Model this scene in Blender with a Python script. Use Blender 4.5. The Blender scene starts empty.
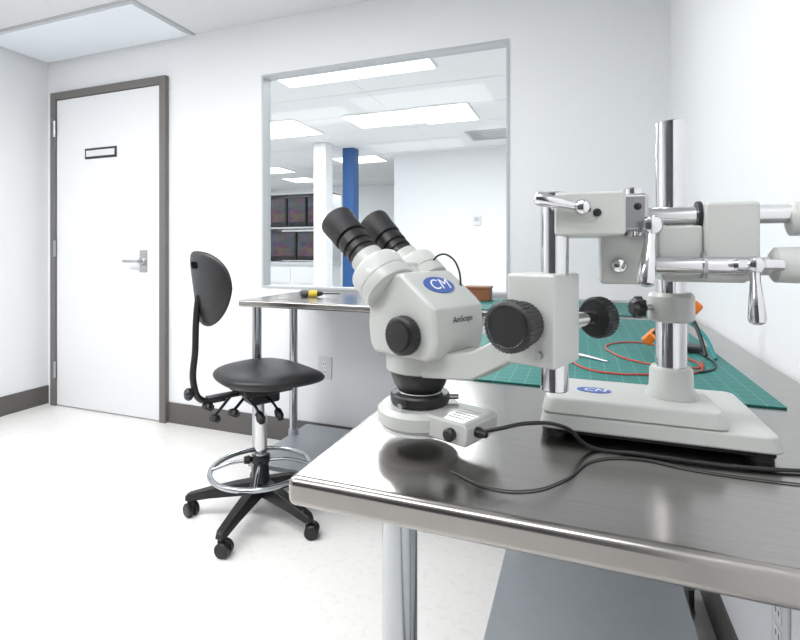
import bpy, bmesh, math
from mathutils import Vector, Matrix
S = bpy.context.scene
C = S.collection
I4 = Matrix.Identity(4)

# ------------------------------------------------------------ materials
def mat(name, col, rough=0.5, metal=0.0, noise=0.0, nscale=20, bump=0.0, emit=0, coat=0.0, stretch=None, rvar=0.0, alpha=None):
    m = bpy.data.materials.new(name); m.use_nodes = True
    nt = m.node_tree; N = nt.nodes; L = nt.links
    b = N['Principled BSDF']
    c = (*col, 1)
    b.inputs['Base Color'].default_value = c
    b.inputs['Roughness'].default_value = rough
    b.inputs['Metallic'].default_value = metal
    b.inputs['Coat Weight'].default_value = coat
    if emit:
        b.inputs['Emission Color'].default_value = c
        b.inputs['Emission Strength'].default_value = emit
    tc = N.new('ShaderNodeTexCoord'); mp = N.new('ShaderNodeMapping')
    L.new(tc.outputs['Object'], mp.inputs['Vector'])
    if stretch: mp.inputs['Scale'].default_value = stretch
    nz = N.new('ShaderNodeTexNoise'); nz.inputs['Scale'].default_value = nscale; nz.inputs['Detail'].default_value = 4
    L.new(mp.outputs['Vector'], nz.inputs['Vector'])
    mix = N.new('ShaderNodeMixRGB'); mix.inputs['Color1'].default_value = tuple(x*(1-noise) for x in col)+(1,)
    mix.inputs['Color2'].default_value = tuple(min(1, x*(1+noise)) for x in col)+(1,)
    L.new(nz.outputs['Fac'], mix.inputs['Fac']); L.new(mix.outputs['Color'], b.inputs['Base Color'])
    if bump:
        bp = N.new('ShaderNodeBump'); bp.inputs['Strength'].default_value = bump; bp.inputs['Distance'].default_value = 0.001
        L.new(nz.outputs['Fac'], bp.inputs['Height']); L.new(bp.outputs['Normal'], b.inputs['Normal'])
    if rvar:
        mr = N.new('ShaderNodeMapRange'); mr.inputs['To Min'].default_value = rough-rvar; mr.inputs['To Max'].default_value = rough+rvar
        n3 = N.new('ShaderNodeTexNoise'); n3.inputs['Scale'].default_value = 9; n3.inputs['Detail'].default_value = 5
        L.new(tc.outputs['Object'], n3.inputs['Vector'])
        L.new(n3.outputs['Fac'], mr.inputs['Value']); L.new(mr.outputs['Result'], b.inputs['Roughness'])
    return m

M_wall = mat('wall_paint', (0.82, 0.83, 0.845), 0.6, noise=0.01, nscale=60, bump=0.05)
M_door = mat('door_paint', (0.80, 0.81, 0.825), 0.45, noise=0.01)
M_frame = mat('frame_taupe_paint', (0.155, 0.147, 0.14), 0.5, noise=0.03)
M_base = mat('vinyl_baseboard', (0.11, 0.104, 0.10), 0.5, noise=0.03)
M_steel = mat('brushed_stainless', (0.35, 0.335, 0.32), 0.22, 1.0, noise=0.13, nscale=6, stretch=(2.5, 40, 3), bump=0.02, rvar=0.10)
M_galv = mat('galvanised_steel', (0.44, 0.47, 0.50), 0.45, 0.5, noise=0.06, nscale=30)
M_chrome = mat('chrome', (0.66, 0.66, 0.67), 0.10, 1.0, noise=0.01)
M_leg = mat('polished_steel_tube', (0.44, 0.46, 0.48), 0.16, 1.0, noise=0.03)
M_satin = mat('satin_metal', (0.45, 0.45, 0.46), 0.3, 1.0, noise=0.02)
M_white = mat('instrument_white_enamel', (0.50, 0.51, 0.49), 0.35, noise=0.012, nscale=200, coat=0.2)
M_blk = mat('black_plastic', (0.009, 0.009, 0.010), 0.38, noise=0.1)
M_blkR = mat('black_rubber', (0.010, 0.010, 0.011), 0.55, noise=0.1, nscale=100)
M_seat = mat('black_polyurethane', (0.010, 0.010, 0.011), 0.42, noise=0.15, nscale=150, bump=0.15)
M_blue = mat('logo_blue', (0.05, 0.11, 0.36), 0.4, noise=0.01)
M_print = mat('print_white', (0.75, 0.76, 0.8), 0.5)
M_dark = mat('print_dark', (0.03, 0.03, 0.035), 0.5)
M_cord = mat('grey_cord', (0.04, 0.04, 0.04), 0.5)
M_lamp = mat('lamp_diffuser', (1, 1, 1), 0.5, emit=2.0)
M_lampB = mat('lamp_diffuser_lab', (1, 1, 1), 0.5, emit=1.2)
M_ceil = mat('ceiling_tile', (0.74, 0.75, 0.76), 0.8, noise=0.03, nscale=120, bump=0.1)
M_tbar = mat('ceiling_grid', (0.45, 0.46, 0.47), 0.6)
M_orange = mat('orange_plastic', (0.75, 0.17, 0.01), 0.4)
M_red = mat('red_wire', (0.5, 0.04, 0.02), 0.4)
M_yel = mat('yellow_plastic', (0.6, 0.45, 0.03), 0.4)
M_teal = mat('teal_plastic', (0.01, 0.2, 0.22), 0.4)
M_brown = mat('wood_brown', (0.22, 0.08, 0.03), 0.5, noise=0.2, stretch=(1, 12, 1))
M_bluecol = mat('column_blue_paint', (0.02, 0.09, 0.27), 0.5)
M_plate = mat('outlet_plastic', (0.72, 0.73, 0.74), 0.4)
M_grey = mat('panel_grey', (0.50, 0.52, 0.54), 0.5)
M_fwall = mat('front_wall_reflection_grey', (0.45, 0.46, 0.48), 0.6)  # unseen wall greyed so that the chrome reflects something darker
M_cab = mat('dark_reflection_cabinet', (0.05, 0.05, 0.055), 0.5)  # only for the added cabinet mirrored in the chrome

def floor_mat():
    m = mat('vinyl_floor', (0.80, 0.78, 0.745), 0.26)
    nt = m.node_tree; N = nt.nodes; L = nt.links; b = N['Principled BSDF']
    tc = N.new('ShaderNodeTexCoord')
    n2 = N.new('ShaderNodeTexNoise'); n2.inputs['Scale'].default_value = 45; n2.inputs['Detail'].default_value = 8
    L.new(tc.outputs['Object'], n2.inputs['Vector'])
    cr = N.new('ShaderNodeValToRGB')
    cr.color_ramp.elements[0].position = 0.36; cr.color_ramp.elements[0].color = (0.80, 0.785, 0.76, 1)
    cr.color_ramp.elements[1].position = 0.46; cr.color_ramp.elements[1].color = (0.84, 0.83, 0.812, 1)
    L.new(n2.outputs['Fac'], cr.inputs['Fac'])
    br = N.new('ShaderNodeTexBrick'); br.offset = 0; br.inputs['Scale'].default_value = 1
    br.inputs['Brick Width'].default_value = 0.305; br.inputs['Row Height'].default_value = 0.305
    br.inputs['Mortar Size'].default_value = 0.001; br.inputs['Color1'].default_value = (1, 1, 1, 1); br.inputs['Color2'].default_value = (0.99, 0.99, 0.99, 1)
    br.inputs['Mortar'].default_value = (0.95, 0.945, 0.94, 1)
    L.new(tc.outputs['Object'], br.inputs['Vector'])
    mx = N.new('ShaderNodeMixRGB'); mx.blend_type = 'MULTIPLY'; mx.inputs['Fac'].default_value = 1
    L.new(cr.outputs['Color'], mx.inputs['Color1']); L.new(br.outputs['Color'], mx.inputs['Color2'])
    L.new(mx.outputs['Color'], b.inputs['Base Color'])
    return m
M_floor = floor_mat()

def matt_mat():
    m = mat('cutting_mat_green', (0.01, 0.2, 0.17), 0.5)
    nt = m.node_tree; N = nt.nodes; L = nt.links; b = N['Principled BSDF']
    tc = N.new('ShaderNodeTexCoord')
    br = N.new('ShaderNodeTexBrick'); br.offset = 0; br.inputs['Scale'].default_value = 1
    br.inputs['Brick Width'].default_value = 0.0254; br.inputs['Row Height'].default_value = 0.0254
    br.inputs['Mortar Size'].default_value = 0.0006; br.inputs['Color1'].default_value = (0.006, 0.145, 0.13, 1)
    br.inputs['Color2'].default_value = (0.006, 0.155, 0.14, 1); br.inputs['Mortar'].default_value = (0.10, 0.30, 0.27, 1)
    L.new(tc.outputs['Object'], br.inputs['Vector'])
    L.new(br.outputs['Color'], b.inputs['Base Color'])
    return m
M_mat = matt_mat()

def glass_mat():
    m = bpy.data.materials.new('window_glass'); m.use_nodes = True
    nt = m.node_tree; N = nt.nodes; L = nt.links
    for n in list(N): N.remove(n)
    o = N.new('ShaderNodeOutputMaterial'); mx = N.new('ShaderNodeMixShader'); t = N.new('ShaderNodeBsdfTransparent'); g = N.new('ShaderNodeBsdfGlossy')
    t.inputs['Color'].default_value = (0.95, 0.97, 0.975, 1); g.inputs['Roughness'].default_value = 0.02
    mx.inputs['Fac'].default_value = 0.006
    L.new(t.outputs[0], mx.inputs[1]); L.new(g.outputs[0], mx.inputs[2]); L.new(mx.outputs[0], o.inputs[0])
    return m
M_glass = glass_mat()

def screen_mat():
    m = mat('monitor_screen', (0.02, 0.02, 0.03), 0.3)
    nt = m.node_tree; N = nt.nodes; L = nt.links; b = N['Principled BSDF']
    tc = N.new('ShaderNodeTexCoord'); v = N.new('ShaderNodeTexVoronoi'); v.inputs['Scale'].default_value = 14
    L.new(tc.outputs['Object'], v.inputs['Vector'])
    hs = N.new('ShaderNodeMixRGB'); hs.blend_type = 'MULTIPLY'; hs.inputs['Fac'].default_value = 1; hs.inputs['Color2'].default_value = (0.25, 0.18, 0.20, 1)
    L.new(v.outputs['Color'], hs.inputs['Color1']); L.new(hs.outputs['Color'], b.inputs['Emission Color']); b.inputs['Emission Strength'].default_value = 0.25
    return m
M_screen = screen_mat()

# ------------------------------------------------------------ builders
def empty(name, loc):
    e = bpy.data.objects.new(name, None); e.empty_display_size = 0.05; e.location = loc; C.objects.link(e); return e
def fin(o, parent, M):
    if parent is not None:
        o.parent = parent
        o.matrix_basis = Matrix.Translation(parent.location).inverted() @ M
    else:
        o.matrix_basis = M
    return o
def mk(name, bm, m, parent=None, M=I4, bevel=0, seg=3, smooth=True, ang=35):
    bmesh.ops.recalc_face_normals(bm, faces=bm.faces)
    me = bpy.data.meshes.new(name); bm.to_mesh(me); bm.free()
    me.materials.append(m)
    if smooth:
        for p in me.polygons: p.use_smooth = True
        me.set_sharp_from_angle(angle=math.radians(ang))
    o = bpy.data.objects.new(name, me); C.objects.link(o)
    if bevel:
        b = o.modifiers.new('bevel', 'BEVEL'); b.width = bevel; b.segments = seg; b.limit_method = 'ANGLE'; b.angle_limit = math.radians(30); b.harden_normals = True
    return fin(o, parent, M)
def box(name, x0, x1, y0, y1, z0, z1, m, parent=None, M=I4, bevel=0, seg=3):
    bm = bmesh.new(); c = Vector(((x0+x1)/2, (y0+y1)/2, (z0+z1)/2))
    bmesh.ops.create_cube(bm, size=1)
    for v in bm.verts: v.co = Vector((v.co.x*(x1-x0), v.co.y*(y1-y0), v.co.z*(z1-z0)))
    return mk(name, bm, m, parent, M @ Matrix.Translation(c), bevel, seg)
def loft(name, secs, m, parent=None, M=I4, bevel=0, seg=3, closed=True, cap=True, ang=35):
    bm = bmesh.new(); rows = [[bm.verts.new(p) for p in s] for s in secs]; n = len(secs[0])
    for a, b in zip(rows, rows[1:]):
        for i in range(n if closed else n-1):
            j = (i+1) % n
            bm.faces.new((a[i], a[j], b[j], b[i]))
    if cap: bm.faces.new(rows[0][::-1]); bm.faces.new(rows[-1])
    return mk(name, bm, m, parent, M, bevel, seg, ang=ang)
def extr(name, prof, y0, y1, m, parent=None, M=I4, bevel=0, seg=3):
    return loft(name, [[(x, y0, z) for x, z in prof], [(x, y1, z) for x, z in prof]], m, parent, M, bevel, seg)
def lathe(name, prof, p, d, m, parent=None, M=I4, n=40, ribs=0, ribd=0.0, ang=35):
    """prof: list of (r, h) along direction d from p"""
    d = Vector(d).normalized(); q = d.to_track_quat('Z', 'Y').to_matrix().to_4x4()
    secs = []
    for r, h in prof:
        s = []
        for i in range(n):
            a = 2*math.pi*i/n; rr = max(r, 1e-5)
            if ribs and (i % 2): rr -= ribd
            s.append((rr*math.cos(a), rr*math.sin(a), h))
        secs.append(s)
    return loft(name, secs, m, parent, M @ Matrix.Translation(Vector(p)) @ q, ang=ang)
def cyl(name, p0, p1, r, m, parent=None, M=I4, r1=None, ch=0.0, n=32):
    p0 = Vector(p0); p1 = Vector(p1); h = (p1-p0).length; r1 = r if r1 is None else r1
    if ch: prof = [(r-ch, 0), (r, ch), (r1, h-ch), (r1-ch, h)]
    else: prof = [(r, 0), (r1, h)]
    return lathe(name, prof, p0, p1-p0, m, parent, M, n)
def tube(name, pts, r, m, parent=None, M=I4, cyclic=False):
    cu = bpy.data.curves.new(name, 'CURVE'); cu.dimensions = '3D'; cu.bevel_depth = r; cu.bevel_resolution = 4; cu.resolution_u = 10
    sp = cu.splines.new('BEZIER'); sp.bezier_points.add(len(pts)-1); sp.use_cyclic_u = cyclic
    for bp_, p in zip(sp.bezier_points, pts):
        bp_.co = p; bp_.handle_left_type = bp_.handle_right_type = 'AUTO'
    cu.use_fill_caps = True; cu.materials.append(m)
    o = bpy.data.objects.new(name, cu); C.objects.link(o)
    bpy.context.view_layer.update()
    dg = bpy.context.evaluated_depsgraph_get(); me = bpy.data.meshes.new_from_object(o.evaluated_get(dg))
    bpy.data.objects.remove(o)
    me.name = name
    if not me.materials: me.materials.append(m)
    for p in me.polygons: p.use_smooth = True
    o = bpy.data.objects.new(name, me); C.objects.link(o)
    return fin(o, parent, M)
def torus(name, c, R, r, m, parent=None, M=I4, n=64, k=12):
    bm = bmesh.new(); rows = []
    for i in range(n):
        a = 2*math.pi*i/n
        rows.append([bm.verts.new((c[0]+(R+r*math.cos(b))*math.cos(a), c[1]+(R+r*math.cos(b))*math.sin(a), c[2]+r*math.sin(b))) for b in [2*math.pi*j/k for j in range(k)]])
    for i in range(n):
        for j in range(k):
            bm.faces.new((rows[i][j], rows[(i+1) % n][j], rows[(i+1) % n][(j+1) % k], rows[i][(j+1) % k]))
    return mk(name, bm, m, parent, M)
def ring(name, p, ri, ro, z0, z1, m, parent=None, M=I4, n=48, ch=0.003):
    bm = bmesh.new(); prof = [(ri, z0), (ro-ch, z0), (ro, z0+ch), (ro, z1-ch), (ro-ch, z1), (ri, z1)]
    rows = []
    for i in range(n):
        a = 2*math.pi*i/n; rows.append([bm.verts.new((p[0]+r*math.cos(a), p[1]+r*math.sin(a), z)) for r, z in prof])
    for i in range(n):
        for j in range(len(prof)):
            k = (j+1) % len(prof); bm.faces.new((rows[i][j], rows[(i+1) % n][j], rows[(i+1) % n][k], rows[i][k]))
    return mk(name, bm, m, parent, M)
def pad(name, shape, zf, th, m, parent, M, nr=14, na=56):
    bm = bmesh.new(); rows = []
    ts = [i/nr for i in range(1, nr+1)]
    def row(t, s):
        r = []
        for i in range(na):
            a = 2*math.pi*i/na; x, y = shape(a); x *= t; y *= t
            z = zf(x, y)+s*th/2*math.sqrt(max(0, 1-t**5)); r.append(bm.verts.new((x, y, z)))
        return r
    ct = bm.verts.new((0, 0, zf(0, 0)+th/2)); cb = bm.verts.new((0, 0, zf(0, 0)-th/2))
    ts2 = ts[:-1]+[0.965, 0.99]
    seq = [row(t, 1) for t in ts2]+[row(1, 0)]+[row(t, -1) for t in ts2[::-1]]
    for a, b in zip(seq, seq[1:]):
        for i in range(na):
            j = (i+1) % na; bm.faces.new((a[i], a[j], b[j], b[i]))
    for i in range(na):
        j = (i+1) % na; bm.faces.new((ct, seq[0][i], seq[0][j])); bm.faces.new((cb, seq[-1][j], seq[-1][i]))
    return mk(name, bm, m, parent, M, ang=80)
def text(name, s, size, m, parent, M, shear=0.0):
    cu = bpy.data.curves.new(name, 'FONT'); cu.body = s; cu.size = size; cu.align_x = 'CENTER'; cu.align_y = 'CENTER'; cu.extrude = 0.0001; cu.shear = shear
    cu.materials.append(m)
    o = bpy.data.objects.new(name, cu); C.objects.link(o); bpy.context.view_layer.update()
    me = bpy.data.meshes.new_from_object(o.evaluated_get(bpy.context.evaluated_depsgraph_get())); bpy.data.objects.remove(o)
    if not me.materials: me.materials.append(m)
    o = bpy.data.objects.new(name, me); C.objects.link(o)
    return fin(o, parent, M)
def frame(o, x, y):
    x = Vector(x).normalized(); y = Vector(y).normalized(); z = x.cross(y)
    M = Matrix((x, y, z)).transposed().to_4x4(); M.translation = Vector(o); return M
def ellipse_plate(name, a, b, m, parent, M, t=0.0006):
    n = 40; p = [(a*math.cos(2*math.pi*i/n), b*math.sin(2*math.pi*i/n)) for i in range(n)]
    return loft(name, [[(x, y, 0) for x, y in p], [(x, y, t) for x, y in p]], m, parent, M)

# ------------------------------------------------------------ room
XL, XR, YB, YF, H = -3.495, 0.36, 2.344, -2.6, 2.38
WX0, WX1, WZ0, WZ1, WT = -1.71, -0.316, 0.855, 2.07, 0.06
LX0, LX1, LY1 = -7.0, 3.0, 9.0    # lab behind the window
box('floor', LX0-0.1, LX1+0.1, YF-0.1, LY1+0.1, -0.05, 0, M_floor)
box('ceiling', LX0-0.1, LX1+0.1, YF-0.1, LY1+0.1, H, H+0.05, M_ceil)
box('wall_left', XL-0.1, XL, YF, YB, 0, H, M_wall)
box('wall_right', XR, XR+0.1, YF, YB, 0, H, M_wall)
box('wall_front', XL-0.1, XR+0.1, YF-0.1, YF, 0, H, M_fwall)
wb = empty('wall_back', (0, YB, 0))
box('panel_left', LX0, WX0, YB, YB+WT, 0, H, M_wall, wb)
box('panel_right', WX1, LX1, YB, YB+WT, 0, H, M_wall, wb)
box('panel_top', WX0, WX1, YB, YB+WT, WZ1, H, M_wall, wb)
box('panel_bottom', WX0, WX1, YB, YB+WT, 0, WZ0, M_wall, wb)
wl = empty('wall_lab', (0, LY1, 0))
box('lab_left', LX0-0.1, LX0, YB, LY1, 0, H, M_wall, wl)
box('lab_right', LX1, LX1+0.1, YB, LY1, 0, H, M_wall, wl)
box('lab_back', LX0, LX1, LY1, LY1+0.1, 0, H, M_wall, wl)
box('lab_partition', -2.4, LX1, 6.26, 6.38, 0, H, M_wall, wl)
# baseboards
box('baseboard_left', XL, XL+0.008, YF, YB, 0, 0.125, M_base)
box('baseboard_back', -2.40, XR, YB-0.008, YB, 0, 0.125, M_base)
box('baseboard_right', XR-0.008, XR, YF, YB-0.008, 0, 0.125, M_base)
# window
w = empty('window_1', ((WX0+WX1)/2, YB, WZ0))
t = 0.012
box('frame_bottom', WX0, WX1, YB-0.006, YB+WT+0.006, WZ0, WZ0+t, M_grey, w)
box('frame_top', WX0, WX1, YB-0.006, YB+WT+0.006, WZ1-t, WZ1, M_grey, w)
box('frame_left', WX0, WX0+t, YB-0.006, YB+WT+0.006, WZ0+t, WZ1-t, M_grey, w)
box('frame_right', WX1-t, WX1, YB-0.006, YB+WT+0.006, WZ0+t, WZ1-t, M_grey, w)
box('pane', WX0+t, WX1-t, YB+0.035, YB+0.039, WZ0+t, WZ1-t, M_glass, w)
# door
d = empty('door_1', (-2.915, YB, 0))
DX0, DX1, DH = -3.43, -2.40, 2.15
box('jamb_hinge', DX0, DX0+0.05, YB-0.03, YB-0.0005, 0, DH, M_frame, d, bevel=0.002)
box('jamb_latch', DX1-0.05, DX1, YB-0.03, YB-0.0005, 0, DH, M_frame, d, bevel=0.002)
box('head', DX0+0.05, DX1-0.05, YB-0.03, YB-0.0005, DH-0.05, DH, M_frame, d, bevel=0.002)
box('slab', DX0+0.054, DX1-0.054, YB-0.02, YB-0.001, 0.008, DH-0.054, M_door, d, bevel=0.001)
box('lock_plate', -2.615, -2.555, YB-0.026, YB-0.02, 0.93, 1.07, M_satin, d, bevel=0.002)
cyl('rose', (-2.585, YB-0.02, 1.0), (-2.585, YB-0.045, 1.0), 0.024, M_satin, d, ch=0.003)
tube('lever', [(-2.585, YB-0.04, 1.0), (-2.585, YB-0.07, 1.0), (-2.60, YB-0.078, 1.0), (-2.70, YB-0.072, 1.0)], 0.009, M_satin, d)
for i, z in enumerate((0.25, 1.08, 1.9)):
    cyl('hinge_%d' % (i+1), (DX0+0.052, YB-0.035, z-0.055), (DX0+0.052, YB-0.035, z+0.055), 0.008, M_satin, d)
box('sign_holder_back', -3.10, -2.815, YB-0.026, YB-0.02, 1.675, 1.745, M_dark, d, bevel=0.002)
box('sign_insert', -3.085, -2.83, YB-0.028, YB-0.026, 1.69, 1.73, M_plate, d)
# unseen dark cabinet added behind the camera to darken the chrome reflections
e = empty('added_dark_cabinet', (-1.6, YF+0.25, 0))
box('carcass', -2.5, 0.2, YF+0.002, YF+0.45, 0.0, 2.0, M_cab, e, bevel=0.004)
for i in range(4): box('added_cabinet_door_%d' % i, -2.48+i*0.67, -1.83+i*0.67, YF+0.45, YF+0.47, 0.08, 1.97, M_cab, e, bevel=0.004)

# ceiling grid + fixtures
g = empty('ceiling_grid', (0, 0, H))
for i, x in enumerate((-2.2, -0.98, 0.24)):
    box('tee_x_%d' % i, x-0.012, x+0.012, YF, YB, H-0.004, H+0.001, M_tbar, g)
for i, y in enumerate((1.90, 0.68, -0.54, -1.76)):
    box('tee_y_%d' % i, XL, XR if i else -2.2, y-0.012, y+0.012, H-0.003, H+0.001, M_tbar, g)
for i in range(9):
    x = -6.5+i*1.22-0.06
    box('tee_lab_x_%d' % i, x-0.010, x+0.010, YB+WT, LY1, H-0.003, H+0.001, M_ceil, g)
for i in range(11):
    y = 2.47+i*0.61
    box('tee_lab_y_%d' % i, LX0, LX1, y-0.010, y+0.010, H-0.003, H+0.001, M_ceil, g)
M_cl = mat('corner_panel', (0.80, 0.85, 0.90), 0.5, emit=0.04)  # pale ceiling panel, lifted slightly by a weak emission
box('ceiling_corner_panel', XL+0.02, -2.225, 1.925, YB-0.02, H-0.01, H-0.001, M_cl, None, bevel=0.003)

def fixture(x0, x1, y0, y1, m, power=None):
    e = empty('ceiling_light', ((x0+x1)/2, (y0+y1)/2, H))
    box('housing', x0-0.015, x1+0.015, y0-0.015, y1+0.015, H-0.012, H-0.002, M_door, e)
    box('diffuser', x0, x1, y0, y1, H-0.018, H-0.012, m, e)
    if power:
        l = bpy.data.lights.new('tube_light', 'AREA'); l.shape = 'RECTANGLE'; l.size = x1-x0; l.size_y = y1-y0; l.energy = power; l.color = (0.99, 0.995, 1.0)
        o = bpy.data.objects.new('tube_light', l); C.objects.link(o); o.parent = e; o.location = (0, 0, -0.022)
for (cx, cy, p) in ((-1.28, 0.75, 11.5), (-2.6, 0.6, 13), (-0.45, -0.6, 6), (-1.9, -1.0, 10)):
    fixture(cx-0.58, cx+0.58, cy-0.26, cy+0.26, M_lamp, p)
for (x0, x1, y0, y1, p) in ((-2.16, -0.97, 3.09, 3.34, 12), (-2.17, -1.48, 4.27, 4.72, None), (-1.46, -0.95, 4.25, 4.8, 12), (-3.9, -2.7, 4.2, 4.8, 15), (-3.3, -2.65, 6.15, 6.6, 12), (-5.1, -4.45, 6.5, 7.0, 16), (-5.1, -4.6, 7.6, 8.1, None), (0.4, 1.6, 4.2, 4.8, 12), (-6.2, -5.0, 4.2, 4.8, 14)):
    fixture(x0, x1, y0, y1, M_lampB, p)
v = empty('ceiling_vent', (-0.92, 5.5, H))
box('vent_frame', -1.2, -0.7, 5.3, 5.75, H-0.012, H-0.002, M_grey, v)
for i in range(6): box('slat_%d' % i, -1.17, -0.73, 5.34+i*0.066, 5.36+i*0.066, H-0.02, H-0.012, M_tbar, v)

# outlets
def outlet(o, wall):
    e = empty('wall_outlet', o)
    if wall == 'back': M = frame(o, (1, 0, 0), (0, 0, 1))
    else: M = frame(o, (0, -1, 0), (0, 0, 1))
    box('plate', -0.04, 0.04, -0.06, 0.06, 0, 0.006, M_plate, e, M, bevel=0.002)
    for k, y in enumerate((-0.022, 0.022)):
        box('socket_%d' % k, -0.017, 0.017, y-0.015, y+0.015, 0.006, 0.008, M_door, e, M, bevel=0.001)
        for q in (-0.007, 0.007): box('slot', q-0.0015, q+0.0015, y-0.004, y+0.006, 0.008, 0.0085, M_dark, e, M)
outlet((-1.30, YB-0.0005, 0.43), 'back')
outlet((XR-0.0005, 1.118, 0.36), 'right')

# lab contents behind the window
sh = empty('equipment_rack', (-3.85, 6.2, 0))
box('cabinet', -4.4, -3.35, 6.0, 6.5, 0, 0.86, M_door, sh, bevel=0.005)
for i in range(2):
    for k in range(3): box('drawer_%d_%d' % (i, k), -4.37+i*0.52, -3.89+i*0.52, 5.985, 6.0, 0.08+k*0.26, 0.31+k*0.26, M_plate, sh, bevel=0.003)
box('counter', -4.42, -3.33, 5.97, 6.5, 0.86, 0.90, M_grey, sh, bevel=0.003)
for i, x in enumerate((-4.4, -3.37)): box('upright_%d' % i, x, x+0.03, 6.1, 6.5, 0.90, 1.9, M_tbar, sh)
for i, z in enumerate((1.38, 1.88)): box('shelf_%d' % i, -4.4, -3.34, 6.1, 6.5, z, z+0.025, M_tbar, sh)
for k, z in enumerate((0.92, 1.42)):
    for i in range(3 if k else 2):
        wd = 0.31 if k else 0.47; x = -4.36+i*(wd+0.02)
        box('monitor_body_%d_%d' % (k, i), x, x+wd, 6.14, 6.4, z, z+0.42, M_blk, sh, bevel=0.006)
        box('monitor_screen_%d_%d' % (k, i), x+0.02, x+wd-0.02, 6.13, 6.14, z+0.06, z+0.40, M_screen, sh)
e = empty('support_column', (-2.97, 5.3, 0)); box('shaft', -3.06, -2.89, 5.22, 5.4, 0, H, M_wall, e, bevel=0.01); box('foot', -3.08, -2.87, 5.2, 5.42, 0, 0.1, M_base, e)
e = empty('support_column', (-2.79, 5.7, 0)); box('shaft', -2.87, -2.71, 5.62, 5.78, 0, H, M_bluecol, e, bevel=0.01); box('foot', -2.89, -2.69, 5.6, 5.8, 0, 0.1, M_base, e)
e = empty('thermostat', (-1.25, 6.25, 1.45)); box('case', -1.3, -1.2, 6.235, 6.2595, 1.39, 1.51, M_plate, e, bevel=0.004); box('display', -1.28, -1.22, 6.232, 6.235, 1.44, 1.49, M_grey, e)

# ------------------------------------------------------------ tables
def worktable(name, x0, x1, y0, y1, legs, sx0, sx1, sy0, sy1):
    e = empty(name, ((x0+x1)/2, (y0+y1)/2, 0)); zt = 0.85
    box('top', x0, x1, y0, y1, zt-0.029, zt, M_steel, e, bevel=0.008, seg=5)
    box('stiffener', x0+0.1, x1-0.1, (y0+y1)/2-0.06, (y0+y1)/2+0.06, zt-0.05, zt-0.029, M_galv, e)
    for i, (x, y) in enumerate(legs):
        cyl('leg_%d' % (i+1), (x, y, 0.03), (x, y, zt-0.029), 0.0205, M_leg, e)
        lathe('foot_%d' % (i+1), [(0.012, 0), (0.02, 0.004), (0.024, 0.02), (0.0215, 0.035)], (x, y, 0), (0, 0, 1), M_satin, e)
        if i: cyl('gusset_%d' % (i+1), (x, y, zt-0.075), (x, y, zt-0.029), 0.028, M_galv, e)
        cyl('collar_%d' % (i+1), (x, y, 0.095), (x, y, 0.155), 0.025, M_galv, e)
    box('lower_shelf', sx0, sx1, sy0, sy1, 0.105, 0.13, M_galv, e, bevel=0.004)
    return e
worktable('stainless_worktable', -0.268, 0.345, 0.405, 1.745, [(-0.198, 0.535), (0.29, 0.535), (-0.198, 1.62), (0.29, 1.62)], -0.22, 0.27, 0.5, 1.66)
worktable('stainless_workbench', -1.41, 0.345, 1.76, 2.335, [(-1.370, 1.84), (-1.377, 2.15), (0.29, 1.84), (0.29, 2.25)], -1.39, 0.31, 1.80, 2.30)

box('cutting_mat', -0.235, 0.268, 0.815, 1.68, 0.8502, 0.8532, M_mat, None, bevel=0.001)
box('cutting_mat', -0.40, 0.25, 1.78, 2.2, 0.8502, 0.8532, M_mat, None, bevel=0.001)

# ------------------------------------------------------------ microscope
ZT = 0.85
ms = empty('stereo_microscope', (0.08, 0.63, ZT))
# -- base
for i, (x, y) in enumerate(((-0.03, 0.615), (0.178, 0.615), (-0.03, 0.75), (0.175, 0.75))):
    cyl('foot_%d' % i, (x, y, ZT), (x, y, ZT+0.009), 0.013, M_blkR, ms)
box('base_skirt', -0.038, 0.190, 0.603, 0.772, ZT+0.005, ZT+0.012, M_blk, ms, bevel=0.002)
def rrect(x0, x1, y0, y1, r, n=6):
    p = []
    for cx, cy, a0 in ((x1-r, y1-r, 0), (x0+r, y1-r, 90), (x0+r, y0+r, 180), (x1-r, y0+r, 270)):
        for i in range(n+1):
            a = math.radians(a0+90*i/n); p.append((cx+r*math.cos(a), cy+r*math.sin(a)))
    return p
def slab(name, x0, x1, y0, y1, z0, z1, r, m, ins=0.004, bevel=0.003):
    return loft(name, [[(x, y, z0) for x, y in rrect(x0, x1, y0, y1, r)], [(x, y, z1) for x, y in rrect(x0+ins, x1-ins, y0+ins, y1-ins, r)]], m, ms, bevel=bevel)
slab('base_plate', -0.046, 0.197, 0.595, 0.78, ZT+0.011, ZT+0.028, 0.014, M_white)
slab('base_block', -0.044, 0.150, 0.598, 0.705, ZT+0.028, ZT+0.046, 0.012, M_white, ins=0.006)
Ml = frame((0.016, 0.650, ZT+0.046), (1, 0, 0), (0, 1, 0))
ellipse_plate('base_logo', 0.020, 0.012, M_blue, ms, Ml)
text('base_lettering', 'CM', 0.018, M_print, ms, Ml @ Matrix.Translation((0, 0, 0.0007)), 0.3)
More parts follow.
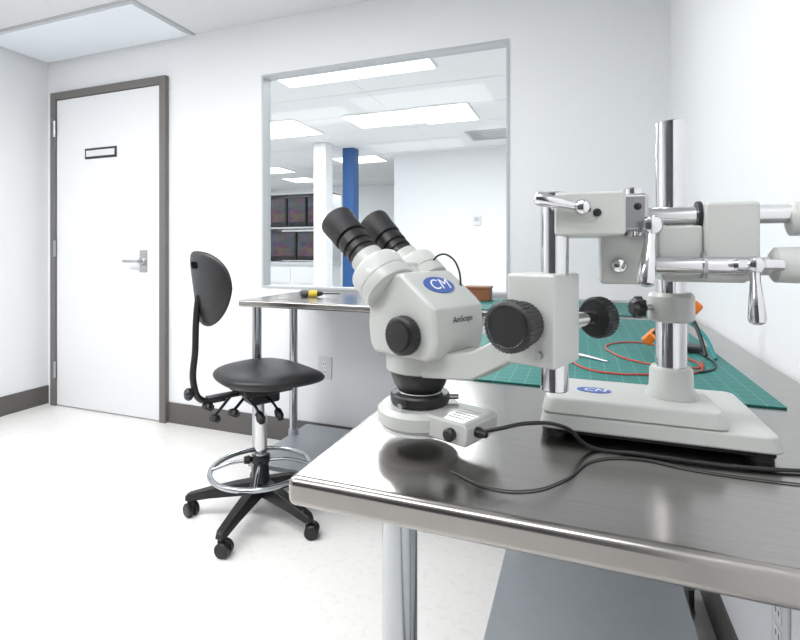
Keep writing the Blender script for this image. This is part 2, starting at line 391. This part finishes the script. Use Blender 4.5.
# -- pillar
PX, PY = 0.102, 0.66
cyl('pillar', (PX, PY, ZT+0.040), (PX, PY, 1.223), 0.0168, M_chrome, ms, ch=0.001, n=48)
lathe('pillar_boss', [(0.028, 0), (0.028, 0.006), (0.024, 0.012), (0.023, 0.034), (0.021, 0.037)], (PX, PY, ZT+0.044), (0, 0, 1), M_white, ms)
lathe('stop_collar', [(0.022, 0), (0.025, 0.003), (0.025, 0.030), (0.022, 0.034)], (PX, PY, 0.985), (0, 0, 1), M_white, ms)
cyl('collar_screw', (PX-0.02, PY-0.01, 1.002), (PX-0.034, PY-0.018, 1.002), 0.004, M_satin, ms)
lathe('collar_knob', [(0.007, 0), (0.013, 0.003), (0.013, 0.012), (0.008, 0.016)], (PX-0.031, PY-0.016, 1.002), (-0.9, -0.45, 0), M_blk, ms, n=16, ribs=1, ribd=0.0025)
# -- carriage on pillar
extr('carriage_core', [(0.076, 1.062), (0.084, 1.036), (0.160, 1.036), (0.160, 1.096), (0.076, 1.096)], 0.588, 0.700, M_white, ms, bevel=0.003)
box('carriage_head', 0.1145, 0.160, 0.548, 0.700, 1.040, 1.117, M_white, ms, bevel=0.004)
extr('carriage_web', [(0.074, 1.066), (0.083, 1.0435), (0.1145, 1.0435), (0.1145, 1.0945), (0.074, 1.0945)], 0.556, 0.59, M_white, ms, bevel=0.003)
# rods
RY = 0.57
cyl('boom_rod_upper', (0.03, RY, 1.105), (0.30, RY, 1.105), 0.0092, M_chrome, ms)
cyl('boom_rod_lower', (0.03, RY-0.02, 1.0548), (0.30, RY-0.02, 1.0548), 0.0088, M_chrome, ms)
lathe('bushing_upper', [(0.0095, 0), (0.0145, 0), (0.0145, 0.004), (0.0095, 0.004)], (0.1105, RY, 1.105), (1, 0, 0), M_blk, ms)
lathe('bushing_lower', [(0.0095, 0), (0.0128, 0), (0.0128, 0.003), (0.0095, 0.003)], (0.1115, RY-0.02, 1.0548), (1, 0, 0), M_satin, ms)
lathe('end_clamp_upper', [(0.012, 0), (0.0165, 0.002), (0.0165, 0.045), (0.012, 0.05)], (0.188, RY, 1.100), (1, 0, 0), M_white, ms)
lathe('end_clamp_lower', [(0.012, 0), (0.0165, 0.003), (0.0175, 0.045), (0.012, 0.05)], (0.168, RY-0.02, 1.056), (1, 0, 0), M_white, ms)
# left arm yoke
box('yoke_upper', -0.022, 0.037, 0.462, 0.585, 1.083, 1.122, M_white, ms, bevel=0.003)
box('yoke_joint', 0.034, 0.062, 0.520, 0.592, 1.088, 1.125, M_satin, ms, bevel=0.004)
cyl('joint_pin', (0.049, 0.530, 1.083), (0.049, 0.530, 1.131), 0.008, M_chrome, ms, ch=0.001)
box('yoke_lower', 0.019, 0.062, 0.528, 0.592, 1.036, 1.086, M_white, ms, bevel=0.003)
lathe('yoke_end_knob', [(0.0075, 0), (0.008, 0.003), (0.006, 0.007), (0.002, 0.009)], (0.036, 0.529, 1.0545), (0, -1, 0), M_chrome, ms)
for i, (x, z) in enumerate(((0.014, 1.103), (0.052, 1.112))):
    lathe('screw_%d' % i, [(0.0035, 0), (0.0035, 0.002), (0.002, 0.0025)], (x, 0.4625 if i == 0 else 0.521, z), (0, -1, 0), M_blk, ms)
# focus post
FX, FY = -0.0226, 0.482
cyl('focus_post', (FX, FY, 0.938), (FX, FY, 1.124), 0.0128, M_chrome, ms, ch=0.001)
# levers
def lever(name, hub, hubdir, end, s=1.0):
    h = Vector(hub); hd = Vector(hubdir).normalized()
    lathe(name+'_hub', [(0.006*s, -0.004), (0.0078*s, -0.002), (0.0078*s, 0.012), (0.006*s, 0.016), (0.003*s, 0.0175)], h, hd, M_chrome, ms)
    p = h+hd*0.008; e_ = Vector(end); L_ = (e_-p).length
    lathe(name+'_handle', [(0.0042*s, 0), (0.0042*s, L_*0.3), (0.0055*s, L_*0.5), (0.0072*s, L_*0.9), (0.006*s, L_*0.97), (0.003*s, L_)], p, e_-p, M_chrome, ms)
lever('clamp_lever_front', (0.062, 0.520, 1.093), (0.1, -1, 0), (0.056, 0.495, 1.037), 1.2)
lever('clamp_lever_side', (0.150, 0.540, 1.0565), (0.0, -1, 0), (0.149, 0.520, 1.003))
lever('clamp_lever_top', (0.002, 0.462, 1.107), (0, -1, 0.0), (-0.038, 0.448, 1.1165), 0.9)
cyl('side_lever_shaft', (0.135, 0.530, 1.0565), (0.172, 0.535, 1.0565), 0.0055, M_chrome, ms)

# -- head frame
ANG = math.radians(-21.7)
HM = Matrix.Translation((-0.176, 0.543, 0)) @ Matrix.Rotation(ANG, 4, 'Z')
extr('focus_block', [(0.130, 0.963), (0.178, 0.963), (0.178, 1.048), (0.130, 1.048)], -0.028, 0.028, M_white, ms, HM, bevel=0.003)
ZKN = 1.003
cyl('knob_shaft', (0.152, -0.05, ZKN), (0.152, 0.04, ZKN), 0.0055, M_chrome, ms, HM)
KP = [(0.010, 0), (0.0185, 0.001), (0.0205, 0.003), (0.0205, 0.016), (0.0185, 0.018), (0.0185, 0.019), (0.0215, 0.020), (0.0235, 0.022), (0.0235, 0.032), (0.0215, 0.034), (0.019, 0.0345), (0.018, 0.0335), (0.003, 0.0335)]
lathe('focus_knob_near', KP, (0.150, -0.030, ZKN), (0, -1, 0), M_blk, ms, HM, n=72, ribs=1, ribd=0.0008)
lathe('focus_knob_far', [(0.008, 0), (0.019, 0.001), (0.0215, 0.004), (0.0215, 0.014), (0.019, 0.017), (0.003, 0.0175)], (0.176, 0.066, 1.000), (0.3, 1, 0), M_blk, ms, HM, n=72, ribs=1, ribd=0.0008)
cyl('far_knob_shaft', (0.162, 0.02, 1.000), (0.177, 0.07, 1.000), 0.0075, M_chrome, ms, HM)
cyl('tension_screw', (0.164, -0.028, 0.975), (0.164, -0.034, 0.975), 0.0035, M_satin, ms, HM)
loft('holder_arm', [[(0.025, -0.030, 0.930), (0.025, 0.030, 0.930), (0.025, 0.030, 0.954), (0.025, -0.030, 0.954)],
                    [(0.085, -0.022, 0.936), (0.085, 0.022, 0.936), (0.085, 0.022, 0.966), (0.085, -0.022, 0.966)],
                    [(0.132, -0.020, 0.964), (0.132, 0.020, 0.964), (0.132, 0.020, 0.992), (0.132, -0.020, 0.992)]], M_white, ms, HM, bevel=0.003)
lathe('holder_ring', [(0.036, 0), (0.0395, 0.002), (0.0395, 0.022), (0.037, 0.025)], (0, 0, 0.931), (0, 0, 1), M_white, ms, HM, n=64)
prof = [(-0.032, 0.953), (-0.038, 0.962), (-0.041, 0.985), (-0.039, 1.012), (-0.026, 1.032), (-0.006, 1.045), (0.012, 1.045), (0.050, 1.016), (0.058, 1.008), (0.060, 0.975), (0.056, 0.958), (0.046, 0.952)]
def shp(y, s, dz=0):
    cx, cz = 0.003, 1.0
    return [(cx+(x-cx)*s, y, cz+(z-cz)*s) for x, z in prof]
loft('body_pod', [shp(-0.046, 0.92), shp(-0.043, 0.98), shp(-0.037, 1.0), shp(0.037, 1.0), shp(0.043, 0.98), shp(0.046, 0.92)], M_white, ms, HM, bevel=0.003, ang=25)
sl = Vector((0.012-0.050, 0, 1.045-1.016)).normalized()
Ml = HM @ frame((0.031, -0.004, 1.0305), (0, 1, 0), sl) @ Matrix.Translation((0, 0, 0.0004))
ellipse_plate('logo_plate', 0.025, 0.0135, M_blue, ms, Ml)
text('logo_lettering', 'CM', 0.023, M_print, ms, Ml @ Matrix.Translation((0, 0, 0.0007)), 0.3)
Ml = HM @ frame((0.0598, 0.002, 0.995), (0, 1, 0), (-0.03, 0, 1))
text('printed_lettering', 'AmScope', 0.0095, M_dark, ms, Ml)
ZK = [(0.012, 0), (0.0205, 0.002), (0.0215, 0.006), (0.021, 0.013), (0.0185, 0.015), (0.0165, 0.0152), (0.016, 0.018), (0.002, 0.0185)]
lathe('zoom_knob_near', ZK, (0.020, -0.045, 0.979), (0, -1, 0), M_blk, ms, HM, n=64, ribs=1, ribd=0.0006)
lathe('zoom_knob_far', ZK, (0.020, 0.045, 0.979), (0, 1, 0), M_blk, ms, HM, n=64, ribs=1, ribd=0.0006)
lathe('objective_barrel', [(0.034, 0), (0.034, -0.006), (0.030, -0.018), (0.025, -0.026), (0.024, -0.034)], (0, 0, 0.933), (0, 0, 1), M_blk, ms, HM, n=64)
lathe('objective_flange', [(0.026, 0), (0.0335, 0.0015), (0.0345, 0.004), (0.0345, 0.011), (0.033, 0.013), (0.026, 0.013)], (0, 0, 0.8925), (0, 0, 1), M_blk, ms, HM, n=64)
for i in range(3):
    a = math.radians(-80+i*120); cyl('thumb_screw_%d' % i, (0.032*math.cos(a), 0.032*math.sin(a), 0.899), (0.045*math.cos(a), 0.045*math.sin(a), 0.899), 0.003, M_satin, ms, HM)
torus('objective_trim', (0, 0, 0.9065), 0.0250, 0.0012, M_satin, ms, HM)
ring('ring_light_housing', (0, 0), 0.027, 0.049, 0.869, 0.892, M_white, ms, HM, n=72, ch=0.005)
ring('ring_light_tube', (0, 0), 0.028, 0.045, 0.8655, 0.869, M_plate, ms, HM, n=64, ch=0.001)
LM = HM
extr('ring_light_box', [(0.030, 0.869), (0.084, 0.869), (0.086, 0.873), (0.086, 0.889), (0.082, 0.893), (0.030, 0.893)], -0.030, 0.030, M_white, ms, LM, bevel=0.003)
lathe('dimmer_knob', [(0.0065, 0), (0.0068, 0.006), (0.005, 0.008)], (0.067, -0.030, 0.880), (0, -1, 0), M_blk, ms, LM)
lathe('cable_gland', [(0.005, 0), (0.0055, 0.004), (0.003, 0.013)], (0.086, -0.012, 0.882), (1, -0.1, 0), M_blk, ms, LM)
for i in range(5):
    box('label_line_%d' % i, 0.054, 0.078, -0.018+i*0.007, -0.016+i*0.007, 0.893, 0.8933, M_tbar, ms, LM)
th = math.radians(41); E = Vector((-math.cos(th), 0, math.sin(th)))
lathe('prism_neck', [(0.026, 0), (0.026, 0.030)], (-0.010, 0, 1.016), E, M_white, ms, HM, n=48)
for k, sy in enumerate((-1, 1)):
    o0 = Vector((-0.014, sy*0.0325, 1.024))
    lathe('prism_drum_%d' % k, [(0.026, 0), (0.0315, 0.002), (0.0320, 0.004), (0.0320, 0.014), (0.0312, 0.0148), (0.0312, 0.016), (0.0320, 0.0168), (0.0320, 0.034), (0.0305, 0.037), (0.0215, 0.038), (0.0200, 0.040), (0.0200, 0.056)], o0, E, M_white, ms, HM, n=64, ang=28)
    lathe('eyepiece_tube_%d' % k, [(0.017, 0.052), (0.0188, 0.053), (0.0188, 0.061), (0.0168, 0.062), (0.0168, 0.065), (0.0190, 0.066), (0.0190, 0.072), (0.0168, 0.073), (0.0168, 0.076), (0.0195, 0.077), (0.0195, 0.089), (0.017, 0.090), (0.017, 0.094)], o0, E, M_blk, ms, HM, n=56)
    lathe('eye_cup_%d' % k, [(0.017, 0.092), (0.0205, 0.093), (0.0210, 0.100), (0.0210, 0.109), (0.0225, 0.124), (0.0220, 0.127), (0.0185, 0.127), (0.0170, 0.120), (0.012, 0.112), (0.001, 0.111)], o0, E, M_blkR, ms, HM, n=56)
box('prism_bridge', -0.055, -0.012, -0.020, 0.020, 1.035, 1.056, M_white, ms, HM, bevel=0.004)
tube('camera_port_cable', [(-0.01, 0.03, 1.05), (0.002, 0.035, 1.064), (0.018, 0.035, 1.062), (0.030, 0.035, 1.048), (0.034, 0.035, 1.025)], 0.0012, M_blk, ms, HM)

tube('ring_light_cable', [(-0.098, 0.498, 0.882), (-0.078, 0.500, 0.888), (-0.05, 0.512, 0.893), (-0.015, 0.545, 0.882), (0.012, 0.574, 0.8535), (0.06, 0.576, 0.8525), (0.116, 0.574, 0.8525), (0.165, 0.578, 0.8525), (0.21, 0.588, 0.8525), (0.30, 0.60, 0.8525)], 0.0021, M_blk, ms)
tube('power_cord', [(-0.12, 0.47, 0.8512), (-0.079, 0.450, 0.8512), (-0.045, 0.456, 0.8512), (-0.015, 0.488, 0.8512), (0.019, 0.551, 0.8512), (0.06, 0.566, 0.8512), (0.10, 0.558, 0.8512), (0.15, 0.555, 0.8512), (0.21, 0.558, 0.8512), (0.30, 0.56, 0.8512)], 0.0008, M_cord, None)

# ------------------------------------------------------------ things on the mats
ZM = 0.8532
hh = empty('helping_hand_stand', (0.19, 1.2, ZM))
lathe('base', [(0.03, 0), (0.03, 0.010), (0.026, 0.013)], (0.215, 1.2, ZM), (0, 0, 1), M_blk, hh)
cyl('post', (0.215, 1.2, ZM+0.01), (0.215, 1.2, ZM+0.09), 0.004, M_satin, hh)
tube('arm_1', [(0.215, 1.2, ZM+0.075), (0.18, 1.17, ZM+0.07), (0.145, 1.15, ZM+0.04)], 0.004, M_blk, hh)
tube('arm_2', [(0.215, 1.2, ZM+0.085), (0.225, 1.16, ZM+0.06), (0.235, 1.12, ZM+0.006)], 0.004, M_blk, hh)
tube('arm_3', [(0.215, 1.2, ZM+0.065), (0.235, 1.14, ZM+0.045), (0.245, 1.09, ZM+0.006)], 0.0035, M_teal, hh)
box('clip_1', -0.022, 0.022, -0.010, 0.010, -0.016, 0.016, M_orange, hh, Matrix.Translation((0.221, 1.2, ZM+0.098)) @ Matrix.Rotation(0.7, 4, 'Y'), bevel=0.007)
box('clip_2', -0.018, 0.018, -0.009, 0.009, -0.010, 0.010, M_orange, hh, Matrix.Translation((0.143, 1.17, ZM+0.03)) @ Matrix.Rotation(-0.8, 4, 'Y'), bevel=0.004)
tube('clip_leg', [(0.14, 1.15, ZM+0.04), (0.15, 1.14, ZM+0.03), (0.16, 1.12, ZM+0.004)], 0.003, M_orange, hh)
wz = ZM+0.002
tube('red_test_wire', [(0.18, 1.15, wz), (0.14, 1.25, wz), (0.07, 1.22, wz), (0.06, 1.12, wz), (0.13, 1.02, wz), (0.2, 1.02, wz), (0.22, 1.08, wz)], 0.0016, M_red)
tube('orange_test_wire', [(-0.02, 1.0, wz), (0.03, 0.93, wz), (0.12, 0.94, wz), (0.19, 0.98, wz), (0.21, 1.06, wz), (0.19, 1.12, wz)], 0.0016, M_red)
tube('black_test_wire', [(0.2, 1.26, wz), (0.235, 1.15, wz), (0.225, 1.02, wz), (0.17, 0.965, wz)], 0.0018, M_blk)
e = empty('precision_tweezers', (0.0, 1.05, ZM))
for s in (-1, 1): tube('blade_%d' % s, [(-0.05, 1.08, ZM+0.002), (0.0, 1.06+s*0.006, ZM+0.003), (0.05, 1.02+s*0.001, ZM+0.002)], 0.0018, M_satin, e)
e = empty('project_box', (0.04, 1.45, ZM))
box('case', 0.0, 0.08, 1.42, 1.49, ZM, ZM+0.028, M_plate, e, bevel=0.004); box('lid_seam', -0.001, 0.081, 1.419, 1.491, ZM+0.02, ZM+0.021, M_tbar, e)
e = empty('wooden_box', (-0.40, 2.05, ZM))
box('case', -0.47, -0.36, 2.06, 2.14, ZM, ZM+0.05, M_brown, e, bevel=0.004); box('lid', -0.473, -0.357, 2.057, 2.143, ZM+0.05, ZM+0.06, M_brown, e, bevel=0.003)
e = empty('screwdriver', (-1.165, 2.0, ZT))
SM = Matrix.Translation((-1.165, 2.0, ZT+0.0165)) @ Matrix.Rotation(math.radians(12), 4, 'Z')
lathe('handle', [(0.010, 0), (0.016, 0.006), (0.0165, 0.03), (0.013, 0.040), (0.016, 0.045)], (-0.07, 0, 0), (1, 0, 0), M_blk, e, SM, n=16, ribs=1, ribd=0.0015)
lathe('grip', [(0.0155, 0.044), (0.0165, 0.075), (0.0145, 0.085)], (-0.07, 0, 0), (1, 0, 0), M_yel, e, SM, n=24)
lathe('blade', [(0.0145, 0.084), (0.008, 0.108), (0.003, 0.11), (0.003, 0.19), (0.001, 0.195)], (-0.07, 0, 0), (1, 0, 0), M_blk, e, SM, n=24)

# ------------------------------------------------------------ stool
CX, CY = -1.220, 1.665
st = empty('lab_stool', (CX, CY, 0))
SMx = Matrix.Translation((CX, CY, 0))
for i, adeg in enumerate((-17, -82, -157, 131, 59)):
    R = SMx @ Matrix.Rotation(math.radians(adeg), 4, 'Z')
    def sec(x, w, z0, z1): return [(x, -w, z0), (x, w, z0), (x, w*0.75, z1), (x, -w*0.75, z1)]
    loft('leg_%d' % (i+1), [sec(0.02, 0.030, 0.085, 0.140), sec(0.10, 0.027, 0.080, 0.128), sec(0.20, 0.024, 0.072, 0.108), sec(0.285, 0.021, 0.060, 0.088), sec(0.300, 0.014, 0.062, 0.080)], M_blk, st, R, bevel=0.004)
    cyl('caster_stem_%d' % (i+1), (0.285, 0, 0.03), (0.285, 0, 0.07), 0.006, M_satin, st, R)
    K = R @ Matrix.Translation((0.285, 0, 0)) @ Matrix.Rotation(math.radians(40+50*i), 4, 'Z')
    for s in (-1, 1):
        lathe('caster_wheel_%d_%s' % (i+1, 'ab'[s > 0]), [(0.012, 0), (0.024, 0.001), (0.027, 0.004), (0.027, 0.016), (0.022, 0.020), (0.005, 0.021)], (0.012, s*0.004, 0.027), (0, s, 0), M_blk, st, K)
    box('caster_hood_%d' % (i+1), -0.012, 0.028, -0.006, 0.006, 0.024, 0.060, M_blk, st, K, bevel=0.004)
lathe('hub', [(0.03, 0.075), (0.043, 0.085), (0.043, 0.125), (0.034, 0.15), (0.030, 0.20), (0.027, 0.205)], (0, 0, 0), (0, 0, 1), M_blk, st, SMx)
cyl('column_sleeve', (0, 0, 0.20), (0, 0, 0.40), 0.025, M_chrome, st, SMx)
cyl('gas_cylinder', (0, 0, 0.40), (0, 0, 0.50), 0.014, M_satin, st, SMx)
lathe('ring_hub', [(0.026, 0), (0.036, 0.004), (0.036, 0.03), (0.026, 0.035)], (0, 0, 0.205), (0, 0, 1), M_blk, st, SMx)
lathe('ring_lock_knob', [(0.008, 0), (0.017, 0.01), (0.014, 0.03)], (-0.03, -0.02, 0.222), (-0.7, -0.7, 0), M_blk, st, SMx)
torus('foot_ring', (0, 0, 0.185), 0.195, 0.0105, M_leg, st, SMx, n=80)
for i in range(4):
    a = math.radians(30+90*i); tube('ring_spoke_%d' % i, [(0.03*math.cos(a), 0.03*math.sin(a), 0.215), (0.11*math.cos(a), 0.11*math.sin(a), 0.212), (0.192*math.cos(a), 0.192*math.sin(a), 0.187)], 0.007, M_leg, st, SMx)
FM = SMx @ Matrix.Rotation(math.radians(60), 4, 'Z')   # +X = facing
def seat_shape(a):
    c, s = math.cos(a), math.sin(a); n = 2.6
    r = (abs(c/0.205)**n+abs(s/0.225)**n)**(-1/n)
    x, y = r*c, r*s
    if x < 0: y *= 1-0.10*abs(x)/0.2
    return x, y
def seat_z(x, y): return 0.560+0.28*y*y+(0.35*x*x if x < 0 else -0.4*x*x)-0.010*math.exp(-((x+0.03)**2+y*y)/0.015)
pad('seat', seat_shape, seat_z, 0.062, M_seat, st, FM @ Matrix.Translation((0.025, -0.020, 0)))
box('seat_plate', -0.10, 0.10, -0.09, 0.09, 0.500, 0.530, M_blk, st, FM, bevel=0.008)
box('rear_bar', -0.215, -0.06, -0.022, 0.022, 0.498, 0.512, M_blk, st, FM, bevel=0.003)
box('mechanism', -0.06, 0.06, -0.055, 0.055, 0.455, 0.502, M_blk, st, FM, bevel=0.01)
tube('back_bracket', [(-0.16, 0, 0.500), (-0.235, 0, 0.505), (-0.262, 0, 0.56), (-0.258, 0, 0.70), (-0.252, 0, 0.85), (-0.245, 0, 0.90)], 0.012, M_blk, st, FM)
lathe('back_knob', [(0.010, 0), (0.022, 0.008), (0.024, 0.02), (0.016, 0.03)], (-0.265, 0, 0.535), (-1, 0, 0), M_blk, st, FM, n=20, ribs=1, ribd=0.003)
for q, (kx, ky, kz) in enumerate(((-0.205, 0, 0.490), (-0.13, -0.06, 0.465), (-0.17, 0.03, 0.43))):
    cyl('knob_stem_%d' % q, (kx*0.7, ky*0.7, 0.49), (kx, ky, kz), 0.006, M_blk, st, FM)
    lathe('tilt_knob_%d' % q, [(0.010, 0), (0.022, 0.008), (0.024, 0.02), (0.016, 0.03)], (kx, ky, kz), (-0.5, -0.2, -1), M_blk, st, FM, n=20, ribs=1, ribd=0.003)
for i, (y, x) in enumerate(((-0.11, 0.0), (-0.10, -0.07), (0.11, 0.02))):
    sg = -1 if y < 0 else 1
    tube('paddle_stem_%d' % i, [(x, sg*0.04, 0.485), (x, y, 0.475), (x, y+sg*0.05, 0.455)], 0.005, M_blk, st, FM)
    lathe('paddle_%d' % i, [(0.006, 0), (0.014, 0.01), (0.017, 0.035), (0.010, 0.05)], (x, y+sg*0.035, 0.462), (0, sg*0.6, -0.6), M_blk, st, FM, n=20)
def back_shape(a):
    c, s = math.cos(a), math.sin(a); n = 2.5
    r = (abs(c/0.175)**n+abs(s/0.143)**n)**(-1/n)
    x, y = r*c, r*s
    x *= 1+0.22*y/0.143 if y < 0 else 1+0.05*y/0.143
    return x, y
BM = FM @ Matrix.Translation((-0.232, 0, 0.925)) @ frame((0, 0, 0), (0, -1, 0), (-0.12, 0, 1)) 
bk = pad('backrest', back_shape, lambda x, y: -1.5*x*x+0.25*y*y, 0.04, M_seat, st, BM)
# handle cut-out through the pad (boolean applied, cutter removed)
ct = loft('cutter', [[(x, y, z) for x, y in rrect(-0.040, 0.040, 0.078, 0.104, 0.0125)] for z in (-0.1, 0.1)], M_seat, st, BM)
bo = bk.modifiers.new('handle_slot', 'BOOLEAN'); bo.operation = 'DIFFERENCE'; bo.object = ct; bo.solver = 'EXACT'
bpy.context.view_layer.update()
me = bpy.data.meshes.new_from_object(bk.evaluated_get(bpy.context.evaluated_depsgraph_get()))
bk.modifiers.clear(); bk.data = me; bpy.data.objects.remove(ct)
me.set_sharp_from_angle(angle=math.radians(50))

# ------------------------------------------------------------ world, camera
wd = bpy.data.worlds.new('world'); S.world = wd; wd.use_nodes = True
wd.node_tree.nodes['Background'].inputs[0].default_value = (0.85, 0.9, 1, 1); wd.node_tree.nodes['Background'].inputs[1].default_value = 0.6
cam = bpy.data.cameras.new('camera'); co = bpy.data.objects.new('camera', cam); C.objects.link(co)
cam.sensor_width = 36; cam.lens = 21.92; cam.shift_y = -0.0875; cam.clip_start = 0.01
co.location = (0, 0, 1.07); co.rotation_euler = (math.radians(90), 0, math.radians(20.3))
S.camera = co
S.view_settings.view_transform = 'Standard'
S.view_settings.look = 'None'
S.view_settings.exposure = 0.88
